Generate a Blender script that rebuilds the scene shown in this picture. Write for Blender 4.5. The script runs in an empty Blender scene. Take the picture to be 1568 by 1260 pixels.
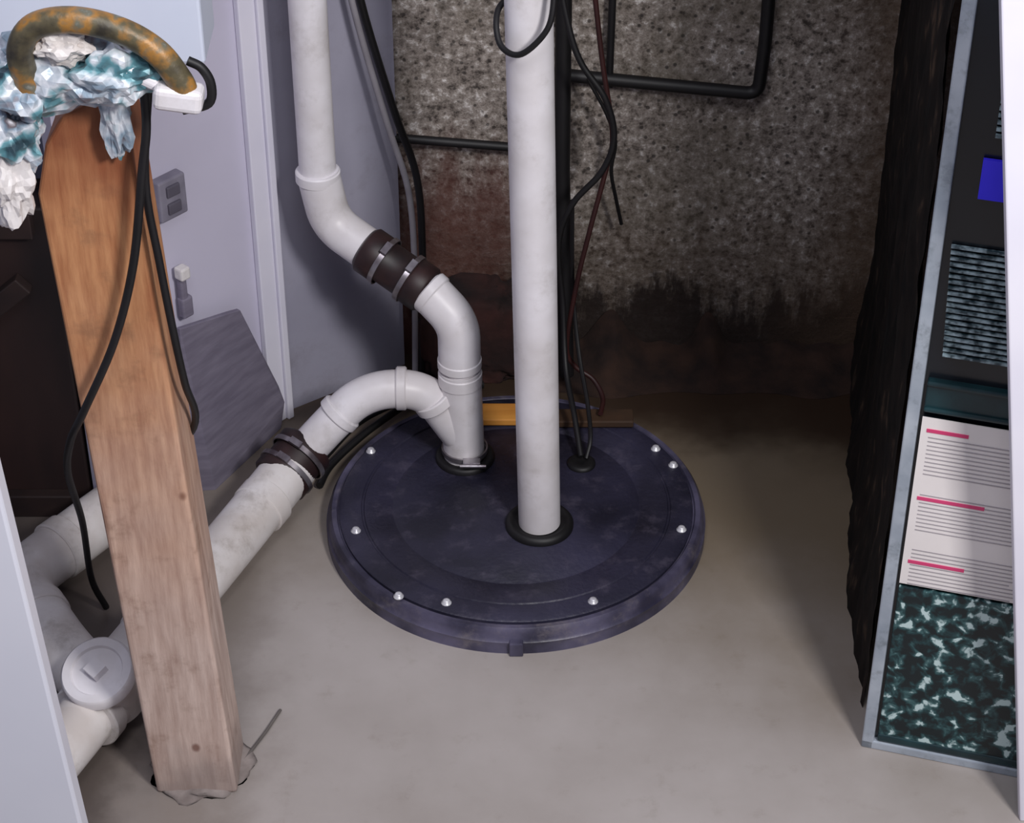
import bpy, bmesh, math, random
from mathutils import Vector, Matrix, noise
random.seed(4)
S=bpy.context.scene
try:
    S.view_settings.view_transform='Standard'
    S.view_settings.look='None'
except Exception: pass
V=Vector
# ---------------------------------------------------------------- helpers
def link(o):
    S.collection.objects.link(o); return o
def empty(name,loc=(0,0,0)):
    o=bpy.data.objects.new(name,None); o.empty_display_size=.05; link(o); return o
def finish(bm,name,mat=None,parent=None,smooth=True,mats=None):
    bmesh.ops.recalc_face_normals(bm,faces=bm.faces)
    me=bpy.data.meshes.new(name); bm.to_mesh(me); bm.free()
    for p in me.polygons: p.use_smooth=smooth
    if mats:
        for m in mats: me.materials.append(m)
    elif mat: me.materials.append(mat)
    o=bpy.data.objects.new(name,me); link(o)
    if parent: o.parent=parent
    return o
def fillet(pts,r=.04,n=8):
    pts=[V(p) for p in pts]; out=[pts[0]]
    for i in range(1,len(pts)-1):
        a,b,c=pts[i-1],pts[i],pts[i+1]
        d1=(a-b); d2=(c-b); L=min(r,d1.length*.48,d2.length*.48)
        p0=b+d1.normalized()*L; p1=b+d2.normalized()*L
        for k in range(n+1):
            t=k/n; out.append(p0*(1-t)**2+b*2*t*(1-t)+p1*t*t)
    out.append(pts[-1]); return out
def catmull(pts,n=8):
    pts=[V(p) for p in pts]; P=[pts[0]*2-pts[1]]+pts+[pts[-1]*2-pts[-2]]; out=[]
    for i in range(1,len(P)-2):
        a,b,c,d=P[i-1:i+3]
        for k in range(n):
            t=k/n
            out.append(.5*((2*b)+(c-a)*t+(2*a-5*b+4*c-d)*t*t+(-a+3*b-3*c+d)*t**3))
    out.append(pts[-1]); return out
def sweep(bm,path,rad,seg=28,cap=True,mi=0):
    n=len(path); rings=[]
    T=[(path[min(i+1,n-1)]-path[max(i-1,0)]).normalized() for i in range(n)]
    u=T[0].orthogonal().normalized()
    for i,p in enumerate(path):
        if i: u=(u-T[i]*u.dot(T[i])).normalized()
        w=T[i].cross(u); r=rad(i/(n-1)) if callable(rad) else (rad[i] if isinstance(rad,list) else rad)
        rings.append([bm.verts.new(p+(u*math.cos(2*math.pi*k/seg)+w*math.sin(2*math.pi*k/seg))*r) for k in range(seg)])
    for a,b in zip(rings,rings[1:]):
        for k in range(seg):
            f=bm.faces.new((a[k],a[(k+1)%seg],b[(k+1)%seg],b[k])); f.material_index=mi
    if cap:
        for r in (rings[0],rings[-1]):
            f=bm.faces.new(r); f.material_index=mi
def tube(name,path,rad,mat,parent=None,seg=28):
    bm=bmesh.new(); sweep(bm,[V(p) for p in path],rad,seg); o=finish(bm,name,mat,parent)
    sharp(o); return o
def sharp(o,ang=40):
    m=o.modifiers.new('es','EDGE_SPLIT'); m.split_angle=math.radians(ang)
def lathe(bm,prof,c,axis=(0,0,1),seg=64,mi=0):
    ax=V(axis).normalized(); u=ax.orthogonal().normalized(); w=ax.cross(u); c=V(c); rings=[]
    for r,h in prof:
        if r<1e-6: rings.append([bm.verts.new(c+ax*h)])
        else: rings.append([bm.verts.new(c+ax*h+(u*math.cos(2*math.pi*k/seg)+w*math.sin(2*math.pi*k/seg))*r) for k in range(seg)])
    for a,b in zip(rings,rings[1:]):
        for k in range(seg):
            k2=(k+1)%seg
            if len(a)==1 and len(b)==1: continue
            if len(a)==1: f=bm.faces.new((a[0],b[k2],b[k]))
            elif len(b)==1: f=bm.faces.new((a[k],a[k2],b[0]))
            else: f=bm.faces.new((a[k],a[k2],b[k2],b[k]))
            f.material_index=mi
def collar(bm,c,ax,r,l,seg=32,bev=.002,mi=0):
    lathe(bm,[(0,-l/2),(r-bev,-l/2),(r,-l/2+bev),(r,l/2-bev),(r-bev,l/2),(0,l/2)],c,ax,seg,mi)
def box(bm,c,size,ax=None,mi=0):
    c=V(c); M=ax or Matrix.Identity(3)
    vs=[bm.verts.new(c+M@V((x*size[0]/2,y*size[1]/2,z*size[2]/2))) for x in(-1,1) for y in(-1,1) for z in(-1,1)]
    for q in((0,1,3,2),(4,6,7,5),(0,4,5,1),(2,3,7,6),(0,2,6,4),(1,5,7,3)):
        f=bm.faces.new([vs[i] for i in q]); f.material_index=mi
def prism(bm,pts,off,mi=0):
    a=[bm.verts.new(V(p)) for p in pts]; b=[bm.verts.new(V(p)+V(off)) for p in pts]
    n=len(a)
    fs=[bm.faces.new(a),bm.faces.new(b[::-1])]+[bm.faces.new((a[i],a[(i+1)%n],b[(i+1)%n],b[i])) for i in range(n)]
    for f in fs: f.material_index=mi
def bevel(o,w=.003,s=2):
    m=o.modifiers.new('bev','BEVEL'); m.width=w; m.segments=s; m.limit_method='ANGLE'
# ---------------------------------------------------------------- materials
def lin(r,g,b):
    f=lambda c:(c/255/12.92) if c/255<=.04045 else ((c/255+.055)/1.055)**2.4
    return (f(r),f(g),f(b),1)
def nodes(m): return m.node_tree.nodes,m.node_tree.links
def mixc(n,L,fac,a,b,bt='MIX'):
    x=n.new('ShaderNodeMix'); x.data_type='RGBA'; x.blend_type=bt
    for s,v in ((x.inputs['Factor'],fac),(x.inputs[6],a),(x.inputs[7],b)):
        if hasattr(v,'links'): L.new(v,s)
        else: s.default_value=v
    return x.outputs[2]
def maprange(n,L,v,a,b,c=0,d=1,smooth=True):
    x=n.new('ShaderNodeMapRange')
    if smooth: x.interpolation_type='SMOOTHSTEP'
    L.new(v,x.inputs[0])
    for i,q in zip((1,2,3,4),(a,b,c,d)): x.inputs[i].default_value=q
    return x.outputs[0]
def noiseN(n,L,vec,scale,detail=5,rough=.6):
    x=n.new('ShaderNodeTexNoise'); x.inputs['Scale'].default_value=scale; x.inputs['Detail'].default_value=detail
    x.inputs['Roughness'].default_value=rough; L.new(vec,x.inputs['Vector']); return x.outputs['Fac']
def add(n,L,a,b,op='ADD'):
    x=n.new('ShaderNodeMath'); x.operation=op
    for s,v in zip(x.inputs,(a,b)):
        if hasattr(v,'links'): L.new(v,s)
        else: s.default_value=v
    return x.outputs[0]
def mat(name,stops,scale=8,rough=.6,metal=0,bump=.0,bscale=60,stretch=(1,1,1),detail=6,dist=0,spec=.5,grime=None):
    m=bpy.data.materials.new(name); m.use_nodes=True; N=m.node_tree; n=N.nodes; L=N.links
    b=n['Principled BSDF']; b.inputs['Roughness'].default_value=rough; b.inputs['Metallic'].default_value=metal
    b.inputs['Specular IOR Level'].default_value=spec
    tc=n.new('ShaderNodeTexCoord'); mp=n.new('ShaderNodeMapping'); mp.inputs['Scale'].default_value=stretch
    L.new(tc.outputs['Object'],mp.inputs[0])
    nz=n.new('ShaderNodeTexNoise'); nz.inputs['Scale'].default_value=scale; nz.inputs['Detail'].default_value=detail
    nz.inputs['Distortion'].default_value=dist
    L.new(mp.outputs[0],nz.inputs['Vector'])
    r=n.new('ShaderNodeValToRGB'); e=r.color_ramp.elements
    while len(e)<len(stops): e.new(.5)
    for el,(p,c) in zip(e,stops): el.position=p; el.color=c
    L.new(nz.outputs['Fac'],r.inputs[0]); col=r.outputs[0]
    if grime:
        gc,gs,ga=grime
        col=mixc(n,L,maprange(n,L,noiseN(n,L,tc.outputs['Object'],gs,8,.7),.5,.72,0,ga),col,gc)
    L.new(col,b.inputs['Base Color'])
    if bump:
        n2=n.new('ShaderNodeTexNoise'); n2.inputs['Scale'].default_value=bscale; n2.inputs['Detail'].default_value=5
        L.new(mp.outputs[0],n2.inputs['Vector'])
        bp=n.new('ShaderNodeBump'); bp.inputs['Strength'].default_value=bump; bp.inputs['Distance'].default_value=.004
        L.new(n2.outputs['Fac'],bp.inputs['Height']); L.new(bp.outputs[0],b.inputs['Normal'])
    return m
def two(name,a,b,**k): return mat(name,[(.35,a),(.68,b)],**k)

pvc=two('pvc_white',lin(212,207,208),lin(238,235,240),scale=9,rough=.4,bump=.05,grime=(lin(150,140,130),14,.3))
pvcd=two('pvc_offwhite',lin(208,200,195),lin(232,228,227),scale=14,rough=.45,bump=.05,grime=(lin(140,128,116),16,.45))
rubber=two('black_rubber',lin(22,16,18),lin(50,28,28),scale=20,rough=.5)
steel=two('clamp_steel',lin(110,100,105),lin(180,175,180),scale=30,rough=.3,metal=.8)
blk=two('black_plastic',lin(10,9,11),lin(20,18,21),scale=12,rough=.55)
lidm=two('sump_lid_plastic',lin(27,26,40),lin(52,50,71),scale=7,rough=.45,bump=.25,bscale=140,grime=(lin(88,82,98),26,.4))
rimm=two('sump_rim_plastic',lin(44,42,60),lin(96,92,116),scale=12,rough=.4,bump=.2,grime=(lin(128,120,122),20,.5))
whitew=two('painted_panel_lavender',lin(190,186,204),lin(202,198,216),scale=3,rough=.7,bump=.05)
whitew2=two('painted_panel_shaded',lin(146,144,160),lin(170,168,184),scale=3,rough=.7,bump=.05,grime=(lin(110,104,110),6,.4))  # same panel paint, the return's shade put into a greyer colour
trimw=two('white_trim_paint',lin(220,218,232),lin(232,230,240),scale=5,rough=.5)
greyb=two('grey_board',lin(108,102,118),lin(126,120,136),scale=14,rough=.8,bump=.1,stretch=(1,1,6))
darkw=two('dark_stained_wood',lin(20,12,14),lin(54,34,30),scale=6,rough=.6,stretch=(1,1,.3))
orangew=two('orange_wood',lin(176,110,40),lin(214,148,66),scale=10,rough=.6,stretch=(.3,3,1))

# wood post
woodm=bpy.data.materials.new('post_lumber'); woodm.use_nodes=True; n,L=nodes(woodm); B=n['Principled BSDF']; B.inputs['Roughness'].default_value=.7
tc=n.new('ShaderNodeTexCoord'); mp=n.new('ShaderNodeMapping'); mp.inputs['Scale'].default_value=(1,1,.12); L.new(tc.outputs['Object'],mp.inputs[0])
g=noiseN(n,L,mp.outputs[0],80,6); r=n.new('ShaderNodeValToRGB'); r.color_ramp.elements[0].position=.3; r.color_ramp.elements[1].position=.7
r.color_ramp.elements[0].color=lin(158,100,64); r.color_ramp.elements[1].color=lin(204,148,102); L.new(g,r.inputs[0])
r2=n.new('ShaderNodeValToRGB'); r2.color_ramp.elements[0].color=lin(176,150,138); r2.color_ramp.elements[1].color=lin(216,194,182); r2.color_ramp.elements[0].position=.3;r2.color_ramp.elements[1].position=.7; L.new(g,r2.inputs[0])
sp=n.new('ShaderNodeSeparateXYZ'); L.new(tc.outputs['Object'],sp.inputs[0])
big=noiseN(n,L,tc.outputs['Object'],6,3)
zf=add(n,L,sp.outputs[2],add(n,L,big,.35,'MULTIPLY'))
c1=mixc(n,L,maprange(n,L,zf,.35,1.0),r2.outputs[0],r.outputs[0])
c1=mixc(n,L,maprange(n,L,noiseN(n,L,tc.outputs['Object'],25,6),.52,.74,0,.45),c1,lin(120,84,62))
c1=mixc(n,L,maprange(n,L,zf,1.02,1.16,0,.7),c1,lin(130,64,36))
vo=n.new('ShaderNodeTexVoronoi'); vo.inputs['Scale'].default_value=14; mp2=n.new('ShaderNodeMapping'); mp2.inputs['Scale'].default_value=(1.2,.2,.9); L.new(tc.outputs['Object'],mp2.inputs[0]); L.new(mp2.outputs[0],vo.inputs['Vector'])
c2=mixc(n,L,maprange(n,L,vo.outputs['Distance'],.05,.13,.75,0),c1,lin(104,54,34))
c2=mixc(n,L,maprange(n,L,zf,.17,.27,.6,0),c2,lin(140,128,124))
L.new(c2,B.inputs['Base Color'])
bp=n.new('ShaderNodeBump'); bp.inputs['Strength'].default_value=.4; bp.inputs['Distance'].default_value=.003; L.new(g,bp.inputs['Height']); L.new(bp.outputs[0],B.inputs['Normal'])

# floor concrete
floorm=bpy.data.materials.new('concrete_floor'); floorm.use_nodes=True; n,L=nodes(floorm); B=n['Principled BSDF']; B.inputs['Roughness'].default_value=.42
tc=n.new('ShaderNodeTexCoord'); O=tc.outputs['Object']; sp=n.new('ShaderNodeSeparateXYZ'); L.new(O,sp.inputs[0])
g=noiseN(n,L,O,3,6); r=n.new('ShaderNodeValToRGB'); r.color_ramp.elements[0].position=.3; r.color_ramp.elements[1].position=.72
r.color_ramp.elements[0].color=lin(160,152,147); r.color_ramp.elements[1].color=lin(180,173,170); L.new(g,r.inputs[0])
c=mixc(n,L,maprange(n,L,noiseN(n,L,O,18,8,.7),.54,.76,0,.3),r.outputs[0],lin(126,114,100))
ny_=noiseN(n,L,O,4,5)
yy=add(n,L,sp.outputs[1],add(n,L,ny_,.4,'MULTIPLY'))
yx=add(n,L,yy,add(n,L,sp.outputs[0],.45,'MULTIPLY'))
c=mixc(n,L,maprange(n,L,yx,2.35,2.95,0,.85),c,lin(106,91,68))  # back right: mud tint plus furnace shade painted into the floor colour
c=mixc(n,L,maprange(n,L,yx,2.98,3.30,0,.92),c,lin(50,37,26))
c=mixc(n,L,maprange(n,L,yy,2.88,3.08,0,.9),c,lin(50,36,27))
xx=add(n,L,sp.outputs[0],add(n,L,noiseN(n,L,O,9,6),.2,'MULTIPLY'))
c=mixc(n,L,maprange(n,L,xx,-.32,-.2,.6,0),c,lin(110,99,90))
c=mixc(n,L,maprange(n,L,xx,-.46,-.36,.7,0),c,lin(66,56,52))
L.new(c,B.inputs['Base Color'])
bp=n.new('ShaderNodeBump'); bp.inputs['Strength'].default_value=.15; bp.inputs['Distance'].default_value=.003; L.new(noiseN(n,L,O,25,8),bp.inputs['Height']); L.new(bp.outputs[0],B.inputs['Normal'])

# rough back wall
backm=bpy.data.materials.new('rough_parged_concrete'); backm.use_nodes=True; n,L=nodes(backm); B=n['Principled BSDF']; B.inputs['Roughness'].default_value=.9
tc=n.new('ShaderNodeTexCoord'); O=tc.outputs['Object']; sp=n.new('ShaderNodeSeparateXYZ'); L.new(O,sp.inputs[0])
g=noiseN(n,L,O,66,7,.75); r=n.new('ShaderNodeValToRGB'); e=r.color_ramp.elements; e.new(.5); e.new(.6)
for el,(p,cc) in zip(e,[(.37,lin(70,62,58)),(.46,lin(134,124,116)),(.56,lin(170,160,152)),(.66,lin(236,230,226))]): el.position=p; el.color=cc
L.new(g,r.inputs[0]); big=noiseN(n,L,O,5,5)
c=mixc(n,L,maprange(n,L,big,.42,.66,0,.45),r.outputs[0],lin(112,102,86))
mps=n.new('ShaderNodeMapping'); mps.inputs['Scale'].default_value=(1,1,.25); L.new(O,mps.inputs[0])
c=mixc(n,L,maprange(n,L,noiseN(n,L,mps.outputs[0],16,6),.56,.72,0,.5),c,lin(66,60,52))
vp=n.new('ShaderNodeTexVoronoi'); vp.inputs['Scale'].default_value=60; L.new(O,vp.inputs['Vector'])
c=mixc(n,L,maprange(n,L,vp.outputs['Distance'],.12,.26,.75,0),c,lin(36,30,28))
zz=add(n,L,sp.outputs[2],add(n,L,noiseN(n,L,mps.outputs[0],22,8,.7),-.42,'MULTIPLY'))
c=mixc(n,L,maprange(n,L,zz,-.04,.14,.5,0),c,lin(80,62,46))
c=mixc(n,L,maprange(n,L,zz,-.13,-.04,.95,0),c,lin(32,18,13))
xl=maprange(n,L,add(n,L,sp.outputs[0],add(n,L,big,.2,'MULTIPLY')),.05,.2,1,0)
zl=maprange(n,L,zz,.06,.26,1,0)
c=mixc(n,L,add(n,L,add(n,L,xl,zl,'MULTIPLY'),.8,'MULTIPLY'),c,lin(84,44,36))
xr=maprange(n,L,add(n,L,sp.outputs[0],add(n,L,big,.2,'MULTIPLY')),.50,.72,0,.8)
c=mixc(n,L,xr,c,lin(86,66,50))
L.new(c,B.inputs['Base Color'])
bp=n.new('ShaderNodeBump'); bp.inputs['Strength'].default_value=.8; bp.inputs['Distance'].default_value=.006; L.new(g,bp.inputs['Height']); L.new(bp.outputs[0],B.inputs['Normal'])

darkwall=mat('dark_rough_masonry',[(.35,lin(10,8,8)),(.60,lin(30,23,20)),(.74,lin(84,68,56))],scale=26,rough=.95,bump=.4,bscale=60,spec=.2,stretch=(1,1,.6))

# ---------------------------------------------------------------- room
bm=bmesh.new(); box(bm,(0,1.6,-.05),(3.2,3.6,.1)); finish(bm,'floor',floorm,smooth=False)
bm=bmesh.new(); nx,nz=120,110
gr=[[bm.verts.new((-.9+1.9*i/nx,3.0+.012*noise.noise(V((i*.09,j*.09,0)))+.005*noise.noise(V((i*.4,j*.4,3))),1.7*j/nz)) for i in range(nx+1)] for j in range(nz+1)]
for j in range(nz):
    for i in range(nx): bm.faces.new((gr[j][i],gr[j][i+1],gr[j+1][i+1],gr[j+1][i]))
o=finish(bm,'wall_back',backm)
bm=bmesh.new()
prism(bm,[(-.62,2.56,0),(-.367,2.84,0),(-.372,2.86,0),(-.64,2.58,0)],(0,0,1.7))
finish(bm,'wall_left',whitew,smooth=False)
bm=bmesh.new()
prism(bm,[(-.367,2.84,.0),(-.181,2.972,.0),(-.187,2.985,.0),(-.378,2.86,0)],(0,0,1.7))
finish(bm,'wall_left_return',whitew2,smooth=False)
bm=bmesh.new(); ax=Matrix.Rotation(math.radians(44),3,'Z')
box(bm,(-.382,2.812,.85),(.03,.012,1.7),ax); box(bm,(-.366,2.826,.85),(.012,.02,1.7),ax)
o=finish(bm,'trim_1',trimw,smooth=False); bevel(o,.002)
bm=bmesh.new(); ny,nz=70,110
def wr(i,j):
    y=2.15+.85*i/ny; z=1.5*j/nz
    foot=max(0,1-z/.22)**1.5*.02*min(1,(y-2.15)/.2)
    x=.484+(y-2.15)*.130-foot+.009*noise.noise(V((i*.12,j*.06,5)))+.004*noise.noise(V((i*.5,j*.3,9)))
    return bm.verts.new((x,y,z))
gr=[[wr(i,j) for i in range(ny+1)] for j in range(nz+1)]
for j in range(nz):
    for i in range(ny): bm.faces.new((gr[j][i],gr[j][i+1],gr[j+1][i+1],gr[j+1][i]))
finish(bm,'wall_right',darkwall)

# ---------------------------------------------------------------- sump lid
sump=empty('sump_pit_lid',(0,0,0)); C=(.006,2.547,0)
bm=bmesh.new()
lathe(bm,[(.272,.0),(.288,.0),(.286,.012),(.288,.02),(.284,.024),(.284,.034),(.279,.041),(.272,.041),(.27,.037),(.262,.037),(.0,.037)],C,seg=128)
o=finish(bm,'basin_rim',rimm,sump); sharp(o,50)
bm=bmesh.new()
lathe(bm,[(.268,.036),(.268,.042),(.265,.044),(.235,.044),(.2335,.042),(.231,.042),(.2295,.044),(.19,.0445),(.1885,.043),(.1865,.043),(.185,.0445),(0,.045)],C,seg=128)
o=finish(bm,'cover_disc',lidm,sump); sharp(o,50)
bm=bmesh.new()
for x,y in [(-.221,2.674),(-.233,2.479),(-.163,2.332),(-.094,2.318),(.116,2.321),(.253,2.482),(.25,2.638),(.225,2.68)]:
    lathe(bm,[(.0075,0),(.0075,.0015),(.0055,.002),(.0052,.0055),(.003,.0065),(0,.0065)],(x,y,.0435),seg=12)
finish(bm,'bolts',two('bolt_zinc',lin(190,188,196),lin(235,235,240),scale=40,rough=.3,metal=.3),sump)
bm=bmesh.new()
lathe(bm,[(.051,.0),(.051,.006),(.047,.011),(.042,.012),(.038,.008),(.034,.006),(0,.006)],(.041,2.492,.0445),seg=48)
lathe(bm,[(.046,.0),(.046,.006),(.042,.01),(.034,.008),(0,.008)],(-.073,2.656,.0445),seg=48)
lathe(bm,[(.022,.0),(.022,.004),(.017,.007),(.006,.005),(0,.005)],(.1075,2.64,.0445),seg=24)
o=finish(bm,'pipe_grommets',blk,sump)
bm=bmesh.new(); box(bm,(.006,2.258,.012),(.02,.012,.024)); o=finish(bm,'rim_tab',rimm,sump,smooth=False); bevel(o,.002)
bm=bmesh.new(); lathe(bm,[(.0335,-.004),(.036,-.004),(.036,.004),(.0335,.004)],(-.0735,2.656,.064),seg=40); box(bm,(-.062,2.618,.064),(.026,.012,.01)); lathe(bm,[(.003,-.02),(.003,.02)],(-.06,2.61,.064),(1,0,0),10)
o=finish(bm,'riser_clamp',steel,sump); sharp(o,45)

# ---------------------------------------------------------------- white pole
pole=empty('vertical_pvc_pipe')
tube('pipe',[(.0411,2.492,.051),(.0045,2.492,1.6)],.0312,pvc,pole,48)
# ---------------------------------------------------------------- discharge piping
dp=empty('discharge_pipe_assembly')
R=.0275
A=V((-.074,2.656,.052)); T1=V((-.078,2.655,.12)); E1=V((-.079,2.655,.30)); E2=V((-.155,2.70,.350)); E3=V((-.255,2.752,.398))
Top=V((-.287,2.77,1.6))
bm=bmesh.new()
p1=fillet([A,T1,E1,V((-.128,2.682,.345)),E2],.05); sweep(bm,p1,R,36)
p2=fillet([E2,V((-.272,2.765,.405)),V((-.287,2.77,.47)),Top],.055); sweep(bm,p2,R,36)
sweep(bm,fillet([V((-.079,2.655,.225)),E1,V((-.122,2.679,.338))],.055,12),R+.0045,36)
sweep(bm,fillet([V((-.22,2.737,.38)),V((-.272,2.765,.405)),V((-.287,2.77,.49))],.055,12),R+.0045,36)
collar(bm,(-.287,2.77,.485),(0,0,1),R+.006,.018)
collar(bm,(-.079,2.655,.228),(0,0,1),R+.006,.016)
collar(bm,(-.12,2.678,.337),(-.076,.045,.05),R+.006,.016)
sweep(bm,[V((-.0745,2.656,.053)),V((-.0785,2.655,.215))],R+.0045,36)
collar(bm,(-.0785,2.655,.2),(0,0,1),R+.006,.022)
o=finish(bm,'riser_pipe',pvc,dp); sharp(o)
bm=bmesh.new()
arm=[V((-.076,2.656,.085)),V((-.132,2.652,.183)),V((-.225,2.645,.183)),V((-.292,2.62,.118)),V((-.325,2.605,.085))]
sweep(bm,fillet(arm,.045,10),R+.002,36)
collar(bm,(-.118,2.653,.16),(-.056,0,.098),R+.007,.018)
collar(bm,(-.168,2.65,.183),(1,0,0),R+.006,.016)
collar(bm,(-.262,2.632,.148),(-.067,-.025,-.065),R+.006,.016)
o=finish(bm,'branch_pipe',pvc,dp); sharp(o)
def coupling(name,c,ax,r,l):
    ax=V(ax).normalized(); c=V(c)
    bm=bmesh.new()
    lathe(bm,[(0,-l/2),(r-.004,-l/2),(r,-l/2+.004),(r,-l*.22),(r-.004,-l*.18),(r-.004,l*.18),(r,l*.22),(r,l/2-.004),(r-.004,l/2),(0,l/2)],c,ax,36)
    o=finish(bm,name,rubber,dp); sharp(o,50)
    bm=bmesh.new()
    for s in(-.2,.2):
        q=c+ax*l*s; lathe(bm,[(r,-.004),(r+.0022,-.004),(r+.0022,.004),(r,.004)],q,ax,36)
        u=V((0,-.5,1)); u=(u-ax*u.dot(ax)).normalized(); w=ax.cross(u)
        box(bm,q+u*(r+.004),(.010,.02,.008),Matrix((ax,w,u)).transposed())
    bm2=finish(bm,name+'_clamps',steel,dp); sharp(bm2,50)
coupling('upper_coupling',(-.172,2.708,.359),E3-E2,.037,.115)
coupling('lower_coupling',(-.335,2.598,.078),(-.055,-.07,-.035),.045,.075)
bm=bmesh.new()
run=[V((-.335,2.598,.075)),V((-.3926,2.49,.056)),V((-.655,1.88,.052))]
sweep(bm,fillet(run,.05),.04,40)
collar(bm,(-.375,2.522,.06),(-.06,-.11,-.015),.043,.03)
dr=(run[2]-run[1]).normalized()
def RP(t): return run[1]+(run[2]-run[1])*t
collar(bm,RP(.52),dr,.047,.17,40)
collar(bm,RP(.41),dr,.05,.025,40); collar(bm,RP(.66),dr,.05,.025,40)
up=V((-.15,-.4,1)).normalized(); hub=V((-.545,2.115,.075))
collar(bm,hub,up,.044,.08,40)
o=finish(bm,'floor_pipe',pvcd,dp); sharp(o)
bm=bmesh.new()
q=hub+up*.044
lathe(bm,[(.05,-.012),(.05,.004),(.047,.007),(.036,.007),(.034,.003),(.0,.003)],q,up,40)
uo=up.orthogonal().normalized()
box(bm,q+up*.009,(.022,.022,.014),Matrix((uo,up.cross(uo),up)).transposed())
o=finish(bm,'cleanout_plug',pvc,dp); sharp(o,45)
bm=bmesh.new()
br=[V((-.515,2.62,.06)),V((-.6166,2.486,.06)),V((-.715,2.35,.055)),V((-.62,2.20,.055)),V((-.56,2.13,.055))]
sweep(bm,fillet(br,.05,10),.042,36)
collar(bm,(-.66,2.426,.058),(-.1,-.136,0),.046,.03); collar(bm,(-.672,2.28,.055),(.095,-.15,0),.046,.03)
o=finish(bm,'side_branch_pipe',pvcd,dp); sharp(o)

# ---------------------------------------------------------------- timber post
post=empty('wooden_post')
bm=bmesh.new()
L0,R0,Lt,Rt=-.4694,-.363,-.5075,-.40
def px(x0,xt,z): return x0+(xt-x0)*z/.914
out=[(px(L0,Lt,0),0),(px(R0,Rt,0),0),(px(R0,Rt,1.0),1.0),(-.43,1.03),(-.47,1.01),(-.492,.975),(px(L0,Lt,.914),.914)]
prism(bm,[(x,1.99,z) for x,z in out],(0,.09,0))
o=finish(bm,'post_timber',woodm,post,smooth=False); bevel(o,.005,3)
bm=bmesh.new()
bmesh.ops.create_icosphere(bm,subdivisions=4,radius=1)
for v in bm.verts:
    k=1+.25*noise.noise(v.co*2.2)+.1*noise.noise(v.co*7); v.co=V((v.co.x*.064*k-.415,v.co.y*.06*k+2.035,max(0,v.co.z*.012*k)))
finish(bm,'grout_pad',two('grout',lin(110,100,96),lin(150,140,136),scale=30,rough=.9,bump=.5),post)

# ---------------------------------------------------------------- foil wrapped valve on post top
fv=empty('foil_wrapped_valve')
foil=mat('crumpled_foil',[(.30,lin(48,70,80)),(.40,lin(96,146,156)),(.47,lin(222,226,232)),(.56,lin(140,160,176)),(.62,lin(120,108,112)),(.68,lin(240,240,246))],scale=22,rough=.4,metal=.15,bump=.6,bscale=40,detail=3)
def crumple(name,c,s,seed,m=foil,amp=.45):
    bm=bmesh.new(); bmesh.ops.create_icosphere(bm,subdivisions=4,radius=1)
    for v in bm.verts:
        q=v.co*1.7+V((seed*3.1,seed,0)); k=1+amp*noise.noise(q)+amp*.5*noise.noise(q*2.7)+amp*.2*abs(noise.noise(q*6))
        v.co=V((v.co.x*s[0]*k+c[0],v.co.y*s[1]*k+c[1],v.co.z*s[2]*k+c[2]))
    return finish(bm,name,m,fv,smooth=False)
crumple('foil_body',(-.45,1.97,1.078),(.060,.04,.044),1)
crumple('foil_side',(-.500,1.96,1.065),(.036,.035,.038),2)
crumple('foil_front',(-.400,1.95,1.082),(.040,.035,.030),3)
crumple('foil_cap',(-.45,1.945,1.115),(.03,.02,.02),4,pvcd)
crumple('foil_strap',(-.515,1.955,1.01),(.030,.028,.04),5)
crumple('foil_drip',(-.527,1.955,.955),(.024,.025,.052),6,pvcd)
crumple('foil_flap',(-.41,1.975,1.02),(.016,.014,.045),8)
rust=mat('aged_brass',[(.3,lin(50,46,38)),(.46,lin(92,84,62)),(.56,lin(160,114,54)),(.64,lin(104,104,90)),(.74,lin(190,186,180))],scale=28,rough=.45,metal=.1,bump=.4)
tube('brass_pipe',catmull([(-.486,1.94,1.07),(-.488,1.93,1.115),(-.470,1.93,1.143),(-.43,1.93,1.15),(-.385,1.93,1.138),(-.352,1.93,1.115),(-.333,1.93,1.085),(-.328,1.93,1.07)],8),.0135,rust,fv)
bm=bmesh.new()
box(bm,(-.335,1.93,1.066),(.050,.03,.026),Matrix.Rotation(.15,3,'Y')); box(bm,(-.375,1.94,1.087),(.05,.024,.016),Matrix.Rotation(.5,3,'Y'))
o=finish(bm,'valve_handle',pvc,fv,smooth=False); bevel(o,.007,3)
tube('valve_gasket',catmull([(-.325,1.945,1.098),(-.312,1.945,1.09),(-.304,1.945,1.072),(-.308,1.945,1.05),(-.335,1.945,1.042)],6),.005,blk,fv,12)

tube('black_power_cable',catmull([(-.376,1.965,1.06),(-.378,1.965,1.01),(-.388,1.963,.956),(-.409,1.965,.843),(-.441,1.966,.741),(-.486,1.966,.645),(-.515,2.0,.577),(-.55,2.1,.45),(-.58,2.25,.25),(-.60,2.33,.08),(-.59,2.35,.007)],8),.0048,blk,seg=10)
tube('black_power_cable.001',catmull([(-.372,1.975,1.06),(-.388,1.978,.94),(-.383,1.978,.838),(-.376,1.98,.735),(-.374,2.0,.66),(-.378,2.06,.56),(-.42,2.10,.45),(-.44,2.10,.2),(-.44,2.10,.01)],8),.0045,blk,seg=10)

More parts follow.
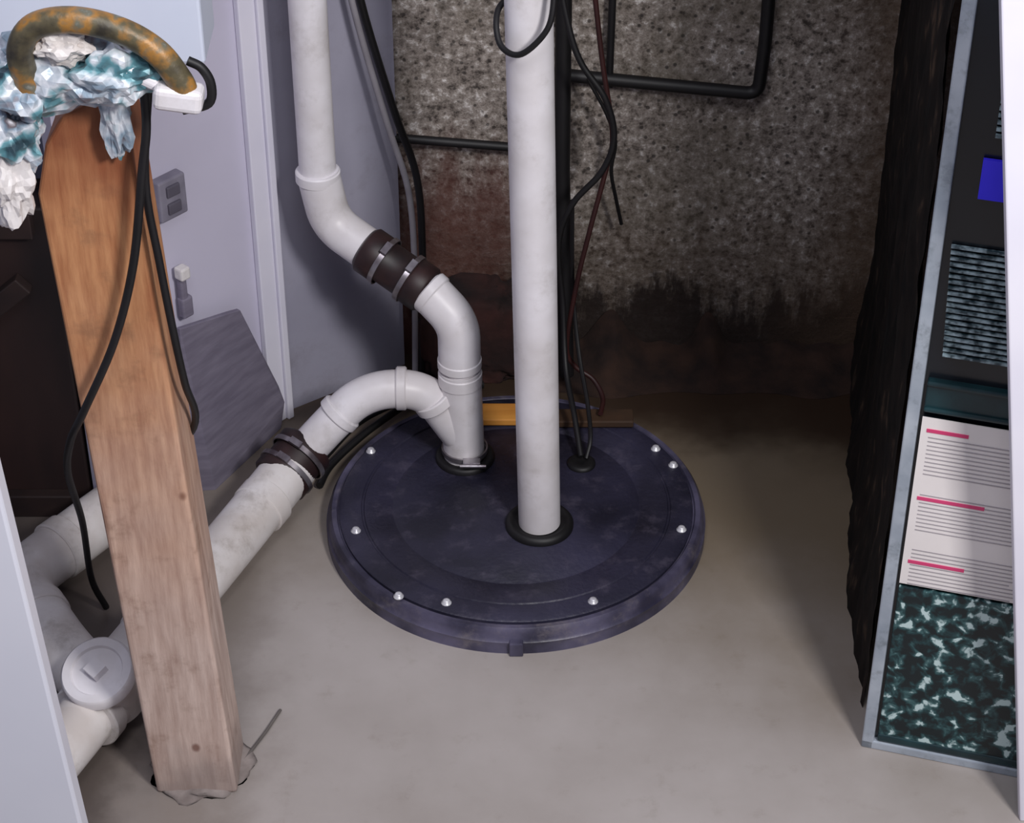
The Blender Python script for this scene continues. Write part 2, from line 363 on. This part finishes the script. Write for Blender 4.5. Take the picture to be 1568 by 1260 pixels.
# ---------------------------------------------------------------- left background
bm=bmesh.new(); box(bm,(-.69,2.36,1.36),(.65,.1,.91)); o=finish(bm,'wall_bulkhead',two('pale_blue_paint',lin(206,214,232),lin(220,226,240),scale=3,rough=.6),smooth=False); bevel(o,.004)
dk=empty('dark_wooden_crate')
bm=bmesh.new()
box(bm,(-.896,2.615,.27),(.5,.06,.54))
M=Matrix.Rotation(math.radians(-40),3,'Y')
o=finish(bm,'crate_body',darkw,dk,smooth=False); bevel(o,.004)
bm=bmesh.new(); box(bm,(-.84,2.575,.30),(.38,.02,.03),M); box(bm,(-.80,2.575,.52),(.26,.02,.04)); box(bm,(-.91,2.575,.02),(.48,.02,.04))
o=finish(bm,'crate_slats',two('slat_brown',lin(30,20,20),lin(52,36,32),scale=9,rough=.6),dk,smooth=False); bevel(o,.002)
bm=bmesh.new(); box(bm,(-.95,2.75,1.05),(.6,.03,1.1)); finish(bm,'wall_left_rear',two('pale_blue_paint_b',lin(150,150,165),lin(186,186,205),scale=3,rough=.6),smooth=False)
bm=bmesh.new(); prism(bm,[(-.514,1.8,0),(-.594,1.8,1.6),(-.85,1.8,1.6),(-.85,1.8,0)],(0,.03,0)); o=finish(bm,'door_1',two('door_white',lin(222,224,236),lin(234,236,246),scale=2,rough=.4),smooth=False); bevel(o,.004)
bm=bmesh.new()
pts=[(-.50,2.628,.0),(-.462,2.632,.0),(-.374,2.792,.0),(-.366,2.802,.045),(-.374,2.80,.08),(-.416,2.745,.262),(-.43,2.728,.268),(-.493,2.645,.295)]
prism(bm,pts,(-.006,.005,0)); o=finish(bm,'grey_cardboard_sheet',greyb,smooth=False); bevel(o,.001,1)
ob=empty('electrical_outlet_box'); ax=Matrix.Rotation(math.radians(48),3,'Z')
bm=bmesh.new(); box(bm,(-.495,2.685,.50),(.05,.02,.066),ax); o=finish(bm,'box_body',two('outlet_grey',lin(120,116,130),lin(150,146,160),scale=20),ob,smooth=False); bevel(o,.003)
bm=bmesh.new(); box(bm,(-.488,2.678,.514),(.024,.008,.018),ax); box(bm,(-.488,2.678,.486),(.024,.008,.018),ax); o=finish(bm,'sockets',two('socket_grey',lin(84,80,92),lin(100,96,108),scale=20),ob,smooth=False); bevel(o,.002)
wb=empty('pipe_bracket')
bm=bmesh.new(); box(bm,(-.487,2.68,.372),(.018,.018,.02),ax); o=finish(bm,'bracket_body',pvcd,wb,smooth=False); bevel(o,.003)
bm=bmesh.new(); box(bm,(-.490,2.682,.345),(.012,.012,.04),ax); box(bm,(-.488,2.684,.31),(.02,.014,.035),ax); o=finish(bm,'bracket_foot',greyb,wb,smooth=False); bevel(o,.003)

# ---------------------------------------------------------------- conduits & cables at back
bc=empty('black_conduit')
tube('run_a',fillet([(.06,2.975,.545),(.381,2.975,.51),(.386,2.975,.60),(.388,2.975,1.5)],.02,6),.0105,blk,bc,12)
tube('run_b',[(-.2,2.975,.434),(.07,2.975,.41)],.0075,blk,bc,12)
tube('run_c',[(.073,2.93,1.5),(.078,2.93,.4),(.09,2.90,.03)],.0125,blk,bc,16)
tube('run_d',[(.16,2.98,1.5),(.15,2.98,.52)],.006,blk,bc,12)
wr_=two('cable_dark_red',lin(40,16,16),lin(62,28,26),scale=10,rough=.5)
tube('pump_cable',catmull([(.06,2.86,.80),(.08,2.84,.70),(.1,2.83,.64),(.137,2.82,.585),(.152,2.82,.52),(.135,2.82,.462),(.092,2.82,.405),(.072,2.82,.335),(.08,2.82,.22),(.085,2.78,.13),(.098,2.70,.09),(.107,2.645,.056)],8),.0048,blk,seg=10)
tube('pump_cable.001',catmull([(.10,2.86,.9),(.13,2.85,.65),(.15,2.84,.52),(.143,2.83,.466),(.12,2.82,.362),(.1,2.82,.255),(.087,2.82,.144),(.1,2.82,.105),(.13,2.81,.085),(.145,2.78,.07),(.14,2.74,.068)],8),.004,wr_,seg=10)
tube('pump_cable.002',catmull([(.115,2.93,.56),(.145,2.93,.50),(.16,2.93,.45),(.155,2.93,.40),(.165,2.94,.34),(.175,2.95,.29)],8),.003,blk,seg=8)
tube('pump_cable.003',catmull([(.092,2.84,.40),(.095,2.84,.25),(.105,2.80,.15),(.118,2.73,.10),(.122,2.67,.075),(.115,2.645,.052)],8),.0035,blk,seg=8)
tube('float_switch_cord',catmull([(.05,2.455,.96),(.052,2.445,.93),(.044,2.437,.888),(.012,2.44,.852),(-.013,2.46,.852),(-.02,2.485,.875),(-.01,2.51,.89),(.03,2.53,.90),(.06,2.52,.92)],8),.004,blk,seg=10)
tube('grey_conduit',catmull([(-.26,2.88,.90),(-.2337,2.89,.705),(-.1927,2.90,.51),(-.1615,2.90,.384),(-.155,2.90,.252),(-.157,2.90,.15),(-.16,2.88,.0)],6),.005,two('conduit_grey',lin(120,116,122),lin(160,156,162),scale=10),seg=12)
tube('panel_shade_cord',catmull([(-.25,2.90,.90),(-.224,2.91,.705),(-.182,2.93,.51),(-.150,2.94,.384),(-.144,2.94,.252),(-.148,2.93,.1),(-.15,2.92,.0)],6),.006,blk,seg=12)  # black cord added to draw the shade line beside the panel edge
tube('black_floor_cord',catmull([(-.32,2.66,.012),(-.295,2.705,.015),(-.2503,2.767,.03),(-.189,2.795,.05),(-.12,2.86,.03),(-.05,2.9,.01)],8),.008,blk,seg=10)
tube('black_floor_cord.001',catmull([(-.30,2.63,.010),(-.285,2.68,.012),(-.24,2.745,.02),(-.19,2.81,.02),(-.14,2.88,.01)],8),.006,blk,seg=10)
bm=bmesh.new(); NX,NY=120,16; rows=[]
for j in range(NY+1):
    row=[]
    for i in range(NX+1):
        x=.03+.56*i/NX; t=j/NY
        y=2.885+.115*t+.03*noise.noise(V((x*9,4,0)))*(1-t)
        hgt=(.022+.07*math.exp(-((x-.165)/.035)**2)+.06*math.exp(-((x-.33)/.022)**2)+.02*abs(noise.noise(V((x*14,2,2)))))
        z=hgt*t**1.6*(1+.35*noise.noise(V((x*30,y*30,1))))
        row.append(bm.verts.new((x,y,z+.0005)))
    rows.append(row)
for a,b in zip(rows,rows[1:]):
    for i in range(NX): bm.faces.new((a[i],a[i+1],b[i+1],b[i]))
finish(bm,'mud_bank',two('dark_mud',lin(26,13,10),lin(52,33,24),scale=22,rough=.95,bump=.6))
bm=bmesh.new()
bmesh.ops.create_icosphere(bm,subdivisions=5,radius=1)
for v in bm.verts:
    w=v.co.copy(); k=1+.2*noise.noise(w*3)+.1*noise.noise(w*9)
    f=lambda a:math.copysign(abs(a)**.45,a)
    v.co=V((f(w.x)*.09*k-.07,f(w.y)*.03*k+2.945,max(0,f(w.z)*.095*k+.085)))
finish(bm,'rusty_debris_pile',two('dark_rust',lin(20,8,8),lin(52,24,20),scale=16,rough=.95,bump=.6))
ws=empty('wood_strip')
bm=bmesh.new(); box(bm,(.0,2.758,.0535),(.11,.045,.012)); o=finish(bm,'strip_lit',orangew,ws,smooth=False); bevel(o,.002)
bm=bmesh.new(); box(bm,(.125,2.748,.0535),(.135,.035,.012)); o=finish(bm,'strip_shaded',two('shaded_wood_strip',lin(48,32,20),lin(76,52,32),scale=12,rough=.7),ws,smooth=False); bevel(o,.002)  # same strip, dimmer lighting right of the pole put into the colour
tube('twig',[(-.319,2.143,.003),(-.335,2.10,.004),(-.359,2.049,.003)],.0022,two('twig_grey',lin(80,74,72),lin(110,104,100),scale=20),seg=8)

# ---------------------------------------------------------------- furnace
fu=empty('furnace'); c0=V((.475,2.085,0)); sx=V((.961,-.277,0)); nrm=V((-.277,-.961,0)); HT=1.5
black=two('furnace_black_enamel',lin(8,12,18),lin(20,26,34),scale=4,rough=.25)
teal=mat('mottled_dark_teal_panel',[(.44,lin(8,24,28)),(.51,lin(24,58,62)),(.575,lin(64,100,102)),(.62,lin(190,212,212))],scale=55,rough=.45,detail=8,dist=.4)
teal2=two('teal_frame',lin(8,34,40),lin(24,60,66),scale=14,rough=.4)
silver=two('silver_edge',lin(140,152,166),lin(195,204,214),scale=10,rough=.35,metal=.3,grime=(lin(80,90,96),30,.5))
Fax=Matrix((sx,-nrm,V((0,0,1)))).transposed()
def FP(s,d,z): return c0+sx*s+nrm*d+V((0,0,z))
bm=bmesh.new(); box(bm,FP(.25,-.25,HT/2),(.5,.5,HT),Fax); o=finish(bm,'cabinet',black,fu,smooth=False); bevel(o,.003)
bm=bmesh.new(); box(bm,FP(.008,.004,HT/2),(.016,.012,HT),Fax); box(bm,FP(.25,.004,.007),(.5,.012,.014),Fax); o=finish(bm,'edge_trim',silver,fu,smooth=False); bevel(o,.002)
bm=bmesh.new(); box(bm,FP(.25,.003,.155),(.46,.008,.27),Fax); o=finish(bm,'lower_panel',teal,fu,smooth=False); bevel(o,.002)
bm=bmesh.new(); box(bm,FP(.25,.003,.59),(.46,.01,.045),Fax); box(bm,FP(.25,.006,.572),(.46,.012,.006),Fax);box(bm,FP(.25,.006,.61),(.46,.012,.006),Fax); box(bm,FP(.25,.004,.022),(.46,.01,.012),Fax); o=finish(bm,'panel_frame',teal2,fu,smooth=False); bevel(o,.002)
bm=bmesh.new()
for k in range(20): box(bm,FP(.10-.0004*k,.004,.650+k*.0078),(.135,.005,.003),Fax)
for k in range(24): box(bm,FP(.105,.004,.945+k*.0085),(.10,.005,.0035),Fax)
o=finish(bm,'louvres',mat('louvre_grey',[(.4,lin(40,58,66)),(.6,lin(150,170,178))],scale=90,rough=.4),fu,smooth=False)
bm=bmesh.new(); box(bm,FP(.066,.004,.89),(.04,.005,.05),Fax); finish(bm,'blue_badge',two('blue_badge',lin(40,30,215),lin(60,48,235),scale=6),fu,smooth=False)
bm=bmesh.new(); box(bm,FP(.115,.0075,.428),(.19,.002,.262),Fax); finish(bm,'rating_label',two('label_paper',lin(222,216,214),lin(236,230,228),scale=5),fu,smooth=False)
bm=bmesh.new()
for sec in range(3):
    z=.555-.088*sec-.018
    for k in range(10):
        zz_=z-.0062*k-.006; w=random.uniform(.12,.165); box(bm,FP(.03+w/2,.0088,zz_),(w,.0008,.0013),Fax)
finish(bm,'label_text',two('ink_grey',lin(150,144,148),lin(170,164,168),scale=5),fu,smooth=False)
bm=bmesh.new()
for zc,w in((.541,.05),(.437,.082),(.335,.07)): box(bm,FP(.027+w/2,.0088,zc),(w,.001,.005),Fax)
finish(bm,'label_red_bars',two('red_ink',lin(200,50,100),lin(214,70,120),scale=5),fu,smooth=False)
bm=bmesh.new(); prism(bm,[(.662,1.94,0),(.4745,1.94,1.2),(.58,1.94,1.2),(.78,1.94,0)],(0,.015,0)); o=finish(bm,'pale_edge_strip',trimw,smooth=False); bevel(o,.002)  # added board filling the pale strip at the right edge of view

# ---------------------------------------------------------------- lights
def area(name,loc,tgt,size,power,col):
    l=bpy.data.lights.new(name,'AREA'); l.size=size; l.energy=power; l.color=col
    o=bpy.data.objects.new(name,l); link(o); o.location=loc; o.rotation_euler=(V(tgt)-V(loc)).to_track_quat('-Z','Y').to_euler(); return o
area('work_light',(.95,.35,2.35),(-.05,2.3,.2),.35,52,(1,.975,.97))
area('ceiling_light',(-.2,.9,2.9),(-.1,2.3,.1),.9,22,(.95,.95,1))
w=bpy.data.worlds.new('world'); S.world=w; w.use_nodes=True; w.node_tree.nodes['Background'].inputs[0].default_value=(.76,.77,1,1); w.node_tree.nodes['Background'].inputs[1].default_value=.24
cam=bpy.data.cameras.new('camera'); cam.sensor_width=36; cam.lens=3300/1568*36; co=bpy.data.objects.new('camera',cam); link(co)
co.location=(0,0,2.10); co.rotation_euler=(math.radians(90-36.5),0,0); S.camera=co
